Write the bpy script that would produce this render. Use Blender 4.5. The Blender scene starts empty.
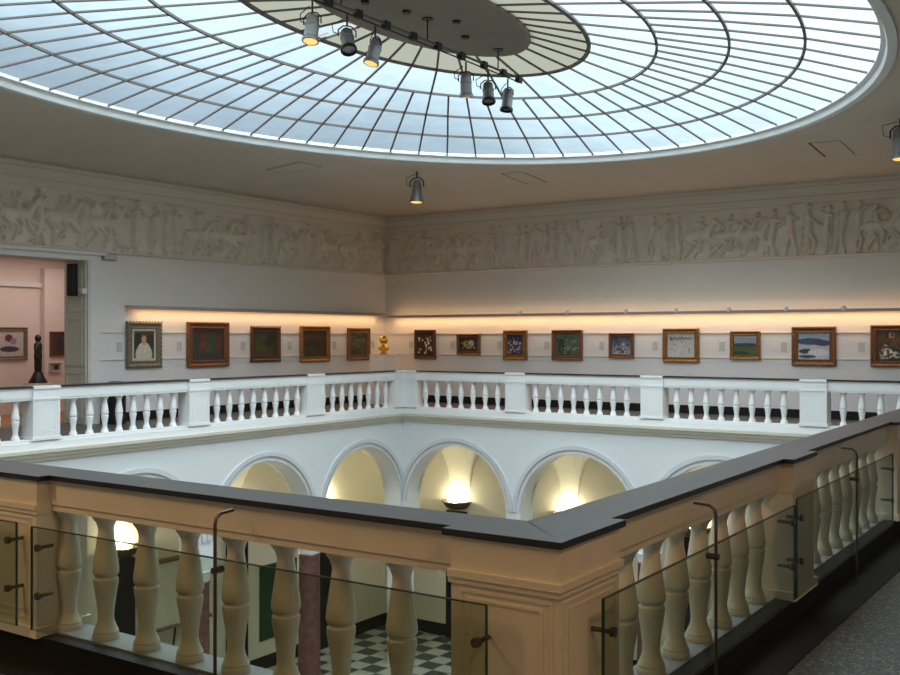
import bpy, bmesh, math, random
import numpy as np
from mathutils import Vector, Matrix
random.seed(7)
S = bpy.context.scene
COL = S.collection
PI = math.pi

# ------------------------------------------------------------ camera
cam_d = bpy.data.cameras.new('camera'); cam = bpy.data.objects.new('camera', cam_d); COL.objects.link(cam)
cam.location = (-2.838, -1.525, 1.62)
YAW = 0.600
cam.rotation_euler = (PI / 2, 0, YAW - PI / 2)
cam_d.sensor_width = 36.0; cam_d.lens = 41.32; cam_d.clip_start = 0.05; cam_d.clip_end = 200
S.camera = cam

# ------------------------------------------------------------ sky
W = bpy.data.worlds.new('world'); S.world = W; W.use_nodes = True
nt = W.node_tree; nt.nodes.clear()
out = nt.nodes.new('ShaderNodeOutputWorld'); bg = nt.nodes.new('ShaderNodeBackground')
tc = nt.nodes.new('ShaderNodeTexCoord'); nz = nt.nodes.new('ShaderNodeTexNoise')
sep = nt.nodes.new('ShaderNodeSeparateXYZ'); ramp = nt.nodes.new('ShaderNodeValToRGB')
nz.inputs['Scale'].default_value = 5.0; nz.inputs['Detail'].default_value = 3
nt.links.new(tc.outputs['Generated'], nz.inputs['Vector'])
nt.links.new(tc.outputs['Generated'], sep.inputs[0])
# brighter towards the zenith, a little darker towards the north-west (world +y)
m1 = nt.nodes.new('ShaderNodeMath'); m1.operation = 'MULTIPLY_ADD'; m1.inputs[1].default_value = -0.45
m0 = nt.nodes.new('ShaderNodeMath'); m0.operation = 'MULTIPLY_ADD'; m0.inputs[1].default_value = 1.6; m0.inputs[2].default_value = -0.10
nt.links.new(sep.outputs['Z'], m0.inputs[0]); nt.links.new(sep.outputs['Y'], m1.inputs[0]); nt.links.new(m0.outputs[0], m1.inputs[2])
m2 = nt.nodes.new('ShaderNodeMath'); m2.operation = 'MULTIPLY_ADD'; m2.inputs[1].default_value = 0.20
nt.links.new(nz.outputs['Fac'], m2.inputs[0]); nt.links.new(m1.outputs[0], m2.inputs[2])
nt.links.new(m2.outputs[0], ramp.inputs['Fac'])
cr = ramp.color_ramp
cr.elements[0].position = 0.0; cr.elements[0].color = (0.14, 0.18, 0.23, 1)
cr.elements[1].position = 0.30; cr.elements[1].color = (0.85, 0.97, 1.00, 1)
e = cr.elements.new(0.06); e.color = (0.24, 0.31, 0.37, 1)
e = cr.elements.new(0.13); e.color = (0.55, 0.69, 0.76, 1)
nt.links.new(ramp.outputs[0], bg.inputs['Color'])
# overcast sky: the zenith is several times brighter than the sky near the horizon
mr = nt.nodes.new('ShaderNodeMapRange'); mr.inputs['From Min'].default_value = 0.34; mr.inputs['From Max'].default_value = 0.85
mr.inputs['To Min'].default_value = 1.1; mr.inputs['To Max'].default_value = 8.5
nt.links.new(sep.outputs['Z'], mr.inputs['Value']); nt.links.new(mr.outputs[0], bg.inputs['Strength'])
nt.links.new(bg.outputs[0], out.inputs['Surface'])

S.view_settings.view_transform = 'Standard'; S.view_settings.look = 'None'
S.view_settings.gamma = 1.0; S.view_settings.use_curve_mapping = False
S.view_settings.exposure = 0.10
S.cycles.use_denoising = True
S.cycles.max_bounces = 8; S.cycles.diffuse_bounces = 5; S.cycles.transparent_max_bounces = 12

CX, CY = 7.27, 5.75            # centre of the skylight

def area(name, loc, rot, sx, sy, energy, color, portal=False, spread=None):
    l = bpy.data.lights.new(name, 'AREA'); l.shape = 'RECTANGLE'; l.size = sx; l.size_y = sy
    l.energy = energy; l.color = color
    if spread: l.spread = spread
    o = bpy.data.objects.new(name, l); COL.objects.link(o); o.location = loc; o.rotation_euler = rot
    if portal: l.cycles.is_portal = True
    return o
area('sky_portal', (CX, CY, 5.75), (0, 0, 0), 13.8, 10.4, 1, (1, 1, 1), portal=True)
WARM = (1.0, 0.62, 0.30)
# the gallery's own warm ceiling lights, above and behind the viewer
area('gallery_light', (-2.6, 3.6, 4.25), (0, math.radians(-25), 0), 1.2, 0.5, 66, WARM)
area('gallery_light', (-1.2, -2.6, 4.25), (math.radians(20), 0, 0), 1.2, 0.5, 46, WARM)
# picture lights along both display walls, warm tubes behind the fascia
area('picture_light', (12.85, 13.60, 2.145), (math.radians(-12), 0, 0), 7.0, 0.07, 27, (1.0, 0.60, 0.28))
area('picture_light', (16.60, 7.4, 2.100), (0, math.radians(12), 0), 0.07, 12.0, 50, (1.0, 0.60, 0.28))
area('picture_light', (16.66, 7.4, 2.135), (0, math.radians(180-25), 0), 0.05, 12.0, 9, (1.0, 0.64, 0.34))
# light of the room beyond the door
area('side_room_light', (9.0, 15.5, 3.2), (0, 0, 0), 2.5, 1.5, 30, (1.0, 0.87, 0.80))

# ------------------------------------------------------------ materials
M = {}
def mat(name, col, rough=0.6, metal=0.0, noise=0.0, scale=6.0, col2=None, bump=0.0, bscale=40.0, spec=0.5):
    m = bpy.data.materials.new(name); m.use_nodes = True; n = m.node_tree; b = n.nodes['Principled BSDF']
    b.inputs['Base Color'].default_value = (*col, 1); b.inputs['Roughness'].default_value = rough
    b.inputs['Metallic'].default_value = metal; b.inputs['Specular IOR Level'].default_value = spec
    if noise or col2:
        t = n.nodes.new('ShaderNodeTexCoord'); z = n.nodes.new('ShaderNodeTexNoise'); z.inputs['Scale'].default_value = scale
        z.inputs['Detail'].default_value = 4
        r = n.nodes.new('ShaderNodeValToRGB'); c2 = col2 or tuple(c * (1 - noise) for c in col)
        r.color_ramp.elements[0].position = 0.35; r.color_ramp.elements[1].position = 0.65
        r.color_ramp.elements[0].color = (*c2, 1); r.color_ramp.elements[1].color = (*col, 1)
        n.links.new(t.outputs['Object'], z.inputs['Vector']); n.links.new(z.outputs['Fac'], r.inputs['Fac'])
        n.links.new(r.outputs[0], b.inputs['Base Color'])
    if bump:
        t = n.nodes.new('ShaderNodeTexCoord'); z = n.nodes.new('ShaderNodeTexNoise'); z.inputs['Scale'].default_value = bscale
        bp = n.nodes.new('ShaderNodeBump'); bp.inputs['Strength'].default_value = bump; bp.inputs['Distance'].default_value = 0.01
        n.links.new(t.outputs['Object'], z.inputs['Vector']); n.links.new(z.outputs['Fac'], bp.inputs['Height'])
        n.links.new(bp.outputs[0], b.inputs['Normal'])
    M[name] = m; return m
mat('plaster', (0.70, 0.66, 0.61), 0.8, noise=0.04, scale=1.2)
mat('panel_white', (0.72, 0.68, 0.67), 0.7, noise=0.03, scale=1.5)
mat('ceiling', (0.65, 0.57, 0.485), 0.85, noise=0.06, scale=0.8)
mat('cornice', (0.64, 0.58, 0.49), 0.8)
mat('frieze', (0.72, 0.64, 0.54), 0.85, noise=0.10, scale=3)
mat('white_paint', (0.73, 0.735, 0.735), 0.55, noise=0.03, scale=3)
mat('cream_stone', (0.72, 0.66, 0.54), 0.6, noise=0.06, scale=4, bump=0.1)
mat('baluster_stone', (0.66, 0.63, 0.53), 0.6, noise=0.10, scale=6, bump=0.15)
mat('grey_stone', (0.30, 0.32, 0.37), 0.6, noise=0.1, scale=5)
mat('fascia_grey', (0.36, 0.31, 0.27), 0.6)
mat('slate', (0.022, 0.023, 0.028), 0.32, noise=0.25, scale=5)
mat('black_stone', (0.012, 0.011, 0.011), 0.6, noise=0.2, scale=5, spec=0.25)
mat('arcade_white', (0.655, 0.675, 0.69), 0.7, noise=0.03, scale=1.0)
mat('arcade_trim', (0.54, 0.55, 0.57), 0.7)
mat('string_course', (0.56, 0.52, 0.44), 0.7)
mat('cream_wall', (0.74, 0.70, 0.56), 0.75, noise=0.03, scale=1)
mat('vault', (0.84, 0.81, 0.68), 0.75)
mat('pink_wall', (0.74, 0.61, 0.56), 0.8)
mat('door_green', (0.62, 0.67, 0.58), 0.5)
mat('marble_red', (0.14, 0.055, 0.05), 0.25, col2=(0.19, 0.09, 0.08), scale=9)
mat('bar_metal', (0.14, 0.12, 0.11), 0.6)
mat('curb_white', (0.80, 0.83, 0.84), 0.5)
mat('plate', (0.30, 0.26, 0.21), 0.8, noise=0.10, scale=1.5)
mat('dark_metal', (0.03, 0.03, 0.032), 0.4, 0.6)
mat('steel', (0.14, 0.12, 0.10), 0.35, 0.9)
mat('lamp_body', (0.30, 0.31, 0.33), 0.4, 0.7)
mat('gold_frame', (0.34, 0.17, 0.05), 0.4, 0.5, noise=0.45, scale=25, bump=0.5, bscale=60)
mat('brown_frame', (0.22, 0.09, 0.035), 0.45, 0.2, noise=0.45, scale=25, bump=0.4, bscale=60)
mat('dark_frame', (0.12, 0.045, 0.025), 0.45, 0.1, noise=0.4, scale=25, bump=0.4)
mat('pale_frame', (0.22, 0.18, 0.12), 0.5, 0.1, noise=0.4, scale=25, bump=0.5)
mat('mount', (0.50, 0.46, 0.38), 0.8)
mat('gold', (0.75, 0.45, 0.06), 0.3, 0.9)
mat('black_matte', (0.012, 0.010, 0.010), 0.5)
mat('sculpture_dark', (0.014, 0.009, 0.008), 0.4, noise=0.4, scale=14)
mat('card', (0.50, 0.50, 0.50), 0.6)
mat('grey_plastic', (0.30, 0.31, 0.31), 0.5)
mat('white_plastic', (0.65, 0.65, 0.65), 0.4)
mat('green_cloth', (0.006, 0.055, 0.022), 0.9, noise=0.15, scale=8)
mat('bronze', (0.10, 0.075, 0.045), 0.4, 0.6)
mat('map_cloth', (0.58, 0.54, 0.40), 0.9, noise=0.18, scale=5)
mat('wood_brown', (0.16, 0.09, 0.04), 0.5, noise=0.3, scale=12)
mat('orange_wood', (0.45, 0.20, 0.07), 0.5, noise=0.3, scale=6)

def emat(name, col, s):
    m = bpy.data.materials.new(name); m.use_nodes = True; b = m.node_tree.nodes['Principled BSDF']
    b.inputs['Base Color'].default_value = (*col, 1)
    b.inputs['Emission Color'].default_value = (*col, 1); b.inputs['Emission Strength'].default_value = s; M[name] = m
emat('lamp_glow', (1.0, 0.82, 0.42), 14)
emat('spot_glow', (1.0, 0.50, 0.14), 1.3)
emat('tube_glow', (1.0, 0.62, 0.30), 2.0)

def glazing(name, tint, trans, rough_col, nscale):
    """weathered roof glass: part clear, part dusty and translucent"""
    m = bpy.data.materials.new(name); m.use_nodes = True; n = m.node_tree; n.nodes.clear()
    o = n.nodes.new('ShaderNodeOutputMaterial'); mx = n.nodes.new('ShaderNodeMixShader')
    tr = n.nodes.new('ShaderNodeBsdfTransparent'); tl = n.nodes.new('ShaderNodeBsdfTranslucent')
    t = n.nodes.new('ShaderNodeTexCoord'); z = n.nodes.new('ShaderNodeTexNoise'); z.inputs['Scale'].default_value = nscale
    z.inputs['Detail'].default_value = 4
    r = n.nodes.new('ShaderNodeValToRGB'); r.color_ramp.elements[0].position = 0.3; r.color_ramp.elements[1].position = 0.7
    r.color_ramp.elements[0].color = (*[c * 0.84 for c in tint], 1); r.color_ramp.elements[1].color = (*tint, 1)
    n.links.new(t.outputs['Object'], z.inputs['Vector']); n.links.new(z.outputs['Fac'], r.inputs['Fac'])
    n.links.new(r.outputs[0], tr.inputs['Color']); tl.inputs['Color'].default_value = (*rough_col, 1)
    mx.inputs[0].default_value = 1 - trans
    n.links.new(tr.outputs[0], mx.inputs[1]); n.links.new(tl.outputs[0], mx.inputs[2]); n.links.new(mx.outputs[0], o.inputs['Surface'])
    M[name] = m
glazing('roof_glass', (0.93, 0.97, 1.0), 0.88, (0.40, 0.47, 0.52), 2.5)
glazing('roof_blind', (0.5, 0.46, 0.38), 0.0, (0.095, 0.088, 0.071), 3)

def guard_glass():
    m = bpy.data.materials.new('guard_glass'); m.use_nodes = True; n = m.node_tree; n.nodes.clear()
    o = n.nodes.new('ShaderNodeOutputMaterial'); mx = n.nodes.new('ShaderNodeMixShader')
    tr = n.nodes.new('ShaderNodeBsdfTransparent'); gl = n.nodes.new('ShaderNodeBsdfGlossy'); lw = n.nodes.new('ShaderNodeLayerWeight'); pw = n.nodes.new('ShaderNodeMath'); fr = n.nodes.new('ShaderNodeMath')
    tr.inputs['Color'].default_value = (0.80, 0.825, 0.755, 1); gl.inputs['Roughness'].default_value = 0.02; lw.inputs['Blend'].default_value = 0.5; pw.operation = 'POWER'; pw.inputs[1].default_value = 4; fr.operation = 'MULTIPLY_ADD'; fr.inputs[1].default_value = 0.5; fr.inputs[2].default_value = 0.035
    n.links.new(lw.outputs['Facing'], pw.inputs[0]); n.links.new(pw.outputs[0], fr.inputs[0])
    n.links.new(fr.outputs[0], mx.inputs[0]); n.links.new(tr.outputs[0], mx.inputs[1]); n.links.new(gl.outputs[0], mx.inputs[2])
    n.links.new(mx.outputs[0], o.inputs['Surface']); M['guard_glass'] = m
guard_glass()
mat('glass_edge', (0.02, 0.05, 0.04), 0.1)

def checker_mat():
    m = bpy.data.materials.new('checker_tiles'); m.use_nodes = True; n = m.node_tree; b = n.nodes['Principled BSDF']
    t = n.nodes.new('ShaderNodeTexCoord'); c = n.nodes.new('ShaderNodeTexChecker'); c.inputs['Scale'].default_value = 2.4
    c.inputs['Color1'].default_value = (0.46, 0.46, 0.42, 1); c.inputs['Color2'].default_value = (0.06, 0.065, 0.065, 1)
    n.links.new(t.outputs['Object'], c.inputs['Vector']); n.links.new(c.outputs[0], b.inputs['Base Color'])
    b.inputs['Roughness'].default_value = 0.3; M['checker_tiles'] = m
checker_mat()
def terrazzo():
    m = bpy.data.materials.new('terrazzo'); m.use_nodes = True; n = m.node_tree; b = n.nodes['Principled BSDF']
    t = n.nodes.new('ShaderNodeTexCoord'); v = n.nodes.new('ShaderNodeTexVoronoi'); v.inputs['Scale'].default_value = 95
    r = n.nodes.new('ShaderNodeValToRGB'); r.color_ramp.interpolation = 'CONSTANT'
    r.color_ramp.elements[0].color = (0.030, 0.029, 0.027, 1); r.color_ramp.elements[1].position = 0.55; r.color_ramp.elements[1].color = (0.10, 0.095, 0.085, 1)
    e = r.color_ramp.elements.new(0.8); e.color = (0.24, 0.22, 0.19, 1)
    n.links.new(t.outputs['Object'], v.inputs['Vector']); n.links.new(v.outputs['Color'], r.inputs['Fac'])
    n.links.new(r.outputs[0], b.inputs['Base Color']); b.inputs['Roughness'].default_value = 0.45; M['terrazzo'] = m
terrazzo()
def art_mat():
    m = bpy.data.materials.new('painted_canvas'); m.use_nodes = True; n = m.node_tree; b = n.nodes['Principled BSDF']
    a = n.nodes.new('ShaderNodeVertexColor'); a.layer_name = 'paint'
    n.links.new(a.outputs['Color'], b.inputs['Base Color']); b.inputs['Roughness'].default_value = 0.5; M['painted_canvas'] = m
art_mat()

# ------------------------------------------------------------ mesh helpers
def ident(a, b, z=0): return (a, b, z)
class MB:
    def __init__(s, f=None): s.bm = bmesh.new(); s.f = f or (lambda a, b, z: (a, b, z))
    def v(s, a, b, z): return s.bm.verts.new(s.f(a, b, z))
    def hexa(s, p):
        vs = [s.v(*q) for q in p]
        for q in ((0, 1, 2, 3), (4, 5, 6, 7), (0, 1, 5, 4), (1, 2, 6, 5), (2, 3, 7, 6), (3, 0, 4, 7)):
            s.bm.faces.new([vs[i] for i in q])
        return s
    def box(s, x0, x1, y0, y1, z0, z1):
        return s.hexa([(x0, y0, z0), (x1, y0, z0), (x1, y1, z0), (x0, y1, z0), (x0, y0, z1), (x1, y0, z1), (x1, y1, z1), (x0, y1, z1)])
    def bar(s, s0, s1, t0, t1, z0, z1, m0=False, m1=False):
        a0, a1 = (s0 + t0, s0 + t1) if m0 else (s0, s0)
        b0, b1 = (s1 - t0, s1 - t1) if m1 else (s1, s1)
        return s.hexa([(a0, t0, z0), (b0, t0, z0), (b1, t1, z0), (a1, t1, z0), (a0, t0, z1), (b0, t0, z1), (b1, t1, z1), (a1, t1, z1)])
    def lathe(s, prof, c=(0, 0, 0), n=20, sx=1, sy=1, a0=0, a1=2 * PI, caps=True):
        full = abs(a1 - a0 - 2 * PI) < 1e-6; k = n if full else n + 1
        rings = []
        for r, z in prof:
            rings.append([s.v(c[0] + r * sx * math.cos(a0 + (a1 - a0) * i / n), c[1] + r * sy * math.sin(a0 + (a1 - a0) * i / n), c[2] + z) for i in range(k)])
        for A, B in zip(rings[:-1], rings[1:]):
            for i in range(n):
                j = (i + 1) % k; s.bm.faces.new((A[i], A[j], B[j], B[i]))
        for R in (rings[0], rings[-1]) if caps else ():
            try: s.bm.faces.new(R)
            except ValueError: pass
        return s
    def tube(s, pts, r, n=8, cap=True):
        pts = [Vector(p) for p in pts]; rings = []; up = None
        rr = r if isinstance(r, (list, tuple)) else [r] * len(pts)
        for i, p in enumerate(pts):
            d = (pts[min(i + 1, len(pts) - 1)] - pts[max(i - 1, 0)]).normalized()
            if up is None: up = Vector((0, 0, 1)) if abs(d.z) < 0.9 else Vector((1, 0, 0))
            x = d.cross(up).normalized(); y = x.cross(d).normalized(); up = y
            rings.append([s.v(*(p + x * rr[i] * math.cos(2 * PI * k / n) + y * rr[i] * math.sin(2 * PI * k / n))) for k in range(n)])
        for A, B in zip(rings[:-1], rings[1:]):
            for i in range(n): s.bm.faces.new((A[i], A[(i + 1) % n], B[(i + 1) % n], B[i]))
        if cap:
            s.bm.faces.new(rings[0]); s.bm.faces.new(rings[-1])
        return s
    def grid(s, F, nu, nv):
        g = [[s.v(*F(i / nu, j / nv)) for j in range(nv + 1)] for i in range(nu + 1)]
        for i in range(nu):
            for j in range(nv): s.bm.faces.new((g[i][j], g[i + 1][j], g[i + 1][j + 1], g[i][j + 1]))
        return s
    def quad(s, *p): s.bm.faces.new([s.v(*q) for q in p]); return s
    def build(s, name, m, parent=None, smooth=False, loc=None, recalc=True, bevel=0):
        if recalc: bmesh.ops.recalc_face_normals(s.bm, faces=s.bm.faces)
        me = bpy.data.meshes.new(name); s.bm.to_mesh(me); s.bm.free()
        me.materials.append(M[m] if isinstance(m, str) else m)
        o = bpy.data.objects.new(name, me); COL.objects.link(o)
        if smooth:
            for p in me.polygons: p.use_smooth = True
            if smooth != 'all':
                try: me.set_sharp_from_angle(angle=math.radians(40))
                except Exception: pass
        if parent: o.parent = parent
        if loc: o.location = loc
        if bevel:
            b = o.modifiers.new('bevel', 'BEVEL'); b.width = bevel; b.segments = 2; b.limit_method = 'ANGLE'
        return o
def struct(o, label=None):
    o['kind'] = 'structure'
    if label: o['label'] = label
    return o
def tag(o, label, cat, group=None):
    o['label'] = label; o['category'] = cat
    if group: o['group'] = group
    return o
def thing(name, label, cat, loc=(0, 0, 0), group=None, rz=0):
    o = bpy.data.objects.new(name, None); COL.objects.link(o); o.location = loc; o.rotation_euler = (0, 0, rz)
    return tag(o, label, cat, group)
def link_copy(src, parent, loc):
    o = src.copy(); COL.objects.link(o); o.parent = parent; o.location = loc; return o

# ------------------------------------------------------------ room shell
XW, YW = 16.75, 13.75          # far display walls
XN, YN = -4.0, -3.4            # walls behind the viewer
ZC = 4.47                      # ceiling line at the walls
ZF = -5.25                     # hall floor below
FZ = 0.12                      # gallery floor
DX0, DX1, DZ = 5.4, 8.36, 2.95 # doorway in the far left wall
# far left wall (with doorway)
b = MB()
b.box(XN, DX0, YW, YW + .62, 0, 4.6).box(DX1, XW + .3, YW, YW + .62, 0, 4.6).box(DX0, DX1, YW, YW + .62, DZ, 4.6)
struct(b.build('wall_far_left', 'plaster'))
struct(MB().box(XW, XW + .3, YN, YW, 0, 4.6).build('wall_far_right', 'plaster'))
struct(MB().box(XN - .3, XN, YN, YW, 0, 4.6).build('wall_near_left', 'plaster'))
struct(MB().box(XN - .3, XW, YN - .3, YN, 0, 4.6).build('wall_near_right', 'plaster'))
# white display boarding on the two far walls, with battens and dark skirting
struct(MB().box(8.60, XW - .012, YW - .012, YW, 0.28, 2.2).build('trim_1', 'panel_white'))
struct(MB().box(XW - .012, XW, YN, YW - .012, 0.28, 2.2).build('trim_2', 'panel_white'))
b = MB()
for z in (1.215, 1.70):
    b.box(8.60, XW - .03, YW - .03, YW - .012, z, z + .018); b.box(XW - .03, XW - .012, YN, YW - .03, z, z + .018)
struct(b.build('trim_3', 'cornice'))
struct(MB().box(8.60, XW, YW - .025, YW, 0, .28).box(XN, DX0 - .25, YW - .025, YW, 0, .28).build('baseboard_far_left', 'black_stone'))
struct(MB().box(XW - .025, XW, YN, YW - .025, 0, .28).build('baseboard_far_right', 'black_stone'))

# gallery floor around the opening
b = MB()
b.box(XN, XW, YN, .20, -.25, FZ).box(XN, XW, 11.55, YW, -.25, FZ).box(XN, .20, .20, 11.55, -.25, FZ).box(14.5, XW, .20, 11.55, -.25, FZ)
b.box(DX0, DX1, YW, YW + .62, -.25, FZ)
struct(b.build('floor', 'terrazzo'))
b = MB()   # dark smooth border strip following the balustrade
b.box(-.16, .04, -.16, 11.89, FZ, FZ + .004).box(.04, 14.84, -.16, .24, FZ, FZ + .004).box(.04, 14.84, 11.70, 11.89, FZ, FZ + .004).box(14.64, 14.84, .24, 11.70, FZ, FZ + .004)
struct(b.build('trim_4', 'black_stone'))

# ceiling: rises gently from the walls to the oval opening
RA, RB = 6.79, 5.05
def wall_dist(c, s):
    d = []
    if c > 1e-9: d.append((XW - CX) / c)
    if c < -1e-9: d.append((XN - CX) / c)
    if s > 1e-9: d.append((YW - CY) / s)
    if s < -1e-9: d.append((YN - CY) / s)
    return min(d)
def ceil_z(x, y):
    dx, dy = x - CX, y - CY; r = math.hypot(dx, dy); c, s = dx / r, dy / r
    re = 1 / math.sqrt((c / RA) ** 2 + (s / RB) ** 2); rw = wall_dist(c, s)
    t = min(1, max(0, (r - re) / (rw - re))); return 4.79 - (4.79 - ZC) * t ** 1.35
angs = set(2 * PI * i / 180 for i in range(180))
for x, y in ((XW, YW), (XN, YW), (XW, YN), (XN, YN)): angs.add(math.atan2(y - CY, x - CX) % (2 * PI))
angs = sorted(angs)
b = MB(); rows = []
for a in angs:
    c, s = math.cos(a), math.sin(a); re = 1 / math.sqrt((c / RA) ** 2 + (s / RB) ** 2); rw = wall_dist(c, s)
    rows.append([b.v(CX + c * (re + (rw - re) * t), CY + s * (re + (rw - re) * t), 4.79 - (4.79 - ZC) * t ** 1.35) for t in [i / 8 for i in range(9)]])
for i in range(len(rows)):
    A, B = rows[i], rows[(i + 1) % len(rows)]
    for j in range(8): b.bm.faces.new((A[j], A[j + 1], B[j + 1], B[j]))
o = b.build('ceiling', 'ceiling', smooth='all'); struct(o)
sol = o.modifiers.new('thick', 'SOLIDIFY'); sol.thickness = 0.12; sol.offset = 1 if o.data.polygons[0].normal.z > 0 else -1

# cornice on the four walls: stepped profile (projection, z)
def wall_run(name, prof, m, walls=('fl', 'fr', 'nl', 'nr'), proj0=0):
    b = MB()
    maps = {'fl': (lambda s, d, z: (s, YW - d, z), XN, XW), 'fr': (lambda s, d, z: (XW - d, s, z), YN, YW),
            'nl': (lambda s, d, z: (XN + d, s, z), YN, YW), 'nr': (lambda s, d, z: (s, YN + d, z), XN, XW)}
    for w in walls:
        f, a, c = maps[w]
        A = [b.bm.verts.new(f(a + d, d, z)) for d, z in prof]; B = [b.bm.verts.new(f(c - d, d, z)) for d, z in prof]
        for i in range(len(prof) - 1): b.bm.faces.new((A[i], A[i + 1], B[i + 1], B[i]))
    return struct(b.build(name, m))
wall_run('trim_5', [(0, 4.12), (.03, 4.12), (.045, 4.15), (.05, 4.235), (.035, 4.25), (.055, 4.275), (.085, 4.33), (.10, 4.40), (.085, 4.415), (.10, 4.43), (.10, 4.50)], 'cornice')
wall_run('trim_6', [(0, 3.10), (.05, 3.105), (.06, 3.125), (.05, 3.145), (0, 3.15)], 'cornice')

# relief frieze panels
def frieze(name, label, length, seed, f, flip):
    rng = random.Random(seed); du = 0.0165; H = 0.965
    nu, nv = int(length / du), int(H / du)
    u = np.linspace(0, length, nu + 1)[:, None]; v = np.linspace(0, H, nv + 1)[None, :]
    h = np.zeros((nu + 1, nv + 1))
    def cap(x0, y0, x1, y1, r0, r1, hh):
        nonlocal h
        a0 = max(0, int((min(x0, x1) - .2) / du)); a1 = min(nu + 1, int((max(x0, x1) + .2) / du) + 1)
        if a1 <= a0: return
        U = u[a0:a1]; dx, dy = x1 - x0, y1 - y0; L = dx * dx + dy * dy + 1e-9
        t = np.clip(((U - x0) * dx + (v - y0) * dy) / L, 0, 1); r = r0 + (r1 - r0) * t
        q = 1 - ((U - x0 - t * dx) ** 2 + (v - y0 - t * dy) ** 2) / (r * r)
        h[a0:a1] = np.maximum(h[a0:a1], hh * np.sqrt(np.clip(q, 0, 1)))
    def man(x, base, s, d, ride=False):
        lean = rng.uniform(-.06, .10) * d; hx, hy = x, base + .40 * s
        sx, sy = x + lean, base + .66 * s
        cap(hx, hy, sx, sy, .055 * s, .07 * s, .05); cap(sx + .02 * d, sy + .13 * s, sx + .02 * d, sy + .15 * s, .048 * s, .045 * s, .055)
        cap(sx, sy + .04, sx, sy + .1 * s, .03, .03, .04)
        for k in (-1, 1):
            ex, ey = sx + rng.uniform(.05, .16) * k, sy - rng.uniform(-.10, .14); cap(sx, sy, ex, ey, .03, .025, .055)
            cap(ex, ey, ex + rng.uniform(-.02, .14) * d, ey + rng.uniform(-.10, .12), .025, .02, .055)
        if ride:
            cap(hx, hy, hx + .10 * d, hy - .16, .05, .035, .06); cap(hx + .10 * d, hy - .16, hx + .05 * d, hy - .34, .035, .025, .06)
        else:
            for k in (-1, 1):
                kx = hx + k * rng.uniform(.02, .09) + .03 * d; cap(hx, hy, kx, base + .2 * s, .05, .035, .05); cap(kx, base + .2 * s, kx - .04 * d * (k + .3), base + .01, .035, .022, .045)
            if rng.random() < .6:      # drapery folds
                for k in range(4):
                    fx = sx + (k - 1.5) * .04; cap(fx, sy - .05, fx - .05 * d + rng.uniform(-.03, .03), base + .08, .014, .022, .055)
    def horse(x, base, s, d):
        cap(x - .22 * s, base + .46 * s, x + .20 * s, base + .48 * s, .12 * s, .105 * s, .05)
        cap(x + .20 * s, base + .50 * s, x + .36 * s, base + .74 * s, .085 * s, .05 * s, .055); cap(x + .35 * s, base + .76 * s, x + .50 * s, base + .64 * s, .05 * s, .03 * s, .06)
        for (a, q, w) in ((-.26, -.12, -.3), (-.20, -.02, -.12), (.2, .40, .30), (.16, .30, .42)):
            q += rng.uniform(-.10, .10); w += rng.uniform(-.14, .14); cap(x + a * s, base + .42 * s, x + q * s, base + .25 * s, .05 * s, .03 * s, .045); cap(x + q * s, base + .25 * s, x + w * s, base + .03, .028 * s, .018, .04)
        cap(x - .32 * s, base + .5 * s, x - .42 * s, base + .2 * s, .03, .02, .04)
    x = 0.15
    while x < length:
        if rng.random() < .42:
            s = rng.uniform(.86, 1.02); horse(x + .25, .03, s, 1); man(x + .22, .18, .80, 1, True); x += rng.uniform(.46, .68)
        else:
            man(x + .06, .02, rng.uniform(1.02, 1.12), rng.choice((1, 1, -1))); x += rng.uniform(.19, .38)
    hn = np.zeros_like(h)
    for k in range(60):   # shallow uneven ground
        cxx, cyy = rng.uniform(0, length), rng.uniform(0, H); hn += .004 * np.exp(-((u - cxx) ** 2 + (v - cyy) ** 2) / .05)
    h = (h * 2.0 + hn) + .004
    h[0, :] = h[-1, :] = 0; h[:, 0] = h[:, -1] = 0
    U, V = np.meshgrid(u[:, 0], v[0, :], indexing='ij')
    P = [f(a, c, 3.15 + z) for a, c, z in zip(U.ravel(), h.ravel(), V.ravel())]
    idx = np.arange((nu + 1) * (nv + 1)).reshape(nu + 1, nv + 1)
    F = np.stack([idx[:-1, :-1], idx[1:, :-1], idx[1:, 1:], idx[:-1, 1:]], -1).reshape(-1, 4)
    if flip: F = F[:, ::-1]
    me = bpy.data.meshes.new(name); me.from_pydata(P, [], F.tolist()); me.materials.append(M['frieze'])
    for p in me.polygons: p.use_smooth = True
    o = bpy.data.objects.new(name, me); COL.objects.link(o); tag(o, label, 'frieze')
    return o
frieze('relief_frieze', 'long grey plaster relief of horsemen and figures on the wall above the doorway', 11.5, 3, lambda a, d, z: (XW - .075 - (11.5 - a), YW - .001 - d, z), False)
frieze('relief_frieze', 'long grey plaster relief of riders high on the right hand wall', 12.6, 11, lambda a, d, z: (XW - .001 - d, YW - .005 - a, z), False)

# ------------------------------------------------------------ lower hall
struct(MB().box(XN, XW, YN, YW, ZF - .2, ZF).build('floor_hall', 'checker_tiles'))
struct(MB().box(XN, XW, YW, YW + .3, ZF, -.25).build('wall_lower_far_left', 'cream_wall'))
struct(MB().box(XW, XW + .3, YN, YW, ZF, -.25).build('wall_lower_far_right', 'cream_wall'))
struct(MB().box(XN - .3, XN, YN, YW, ZF, -.25).build('wall_lower_near_left', 'cream_wall'))
struct(MB().box(XN - .3, XW, YN - .3, YN, ZF, -.25).build('wall_lower_near_right', 'cream_wall'))
struct(MB().box(XN, XW - .03, YW - .03, YW, ZF, ZF + .27).build('baseboard_hall_far_left', 'black_stone'))
struct(MB().box(XW - .03, XW, YN, YW - .03, ZF, ZF + .27).build('baseboard_hall_far_right', 'black_stone'))

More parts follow.
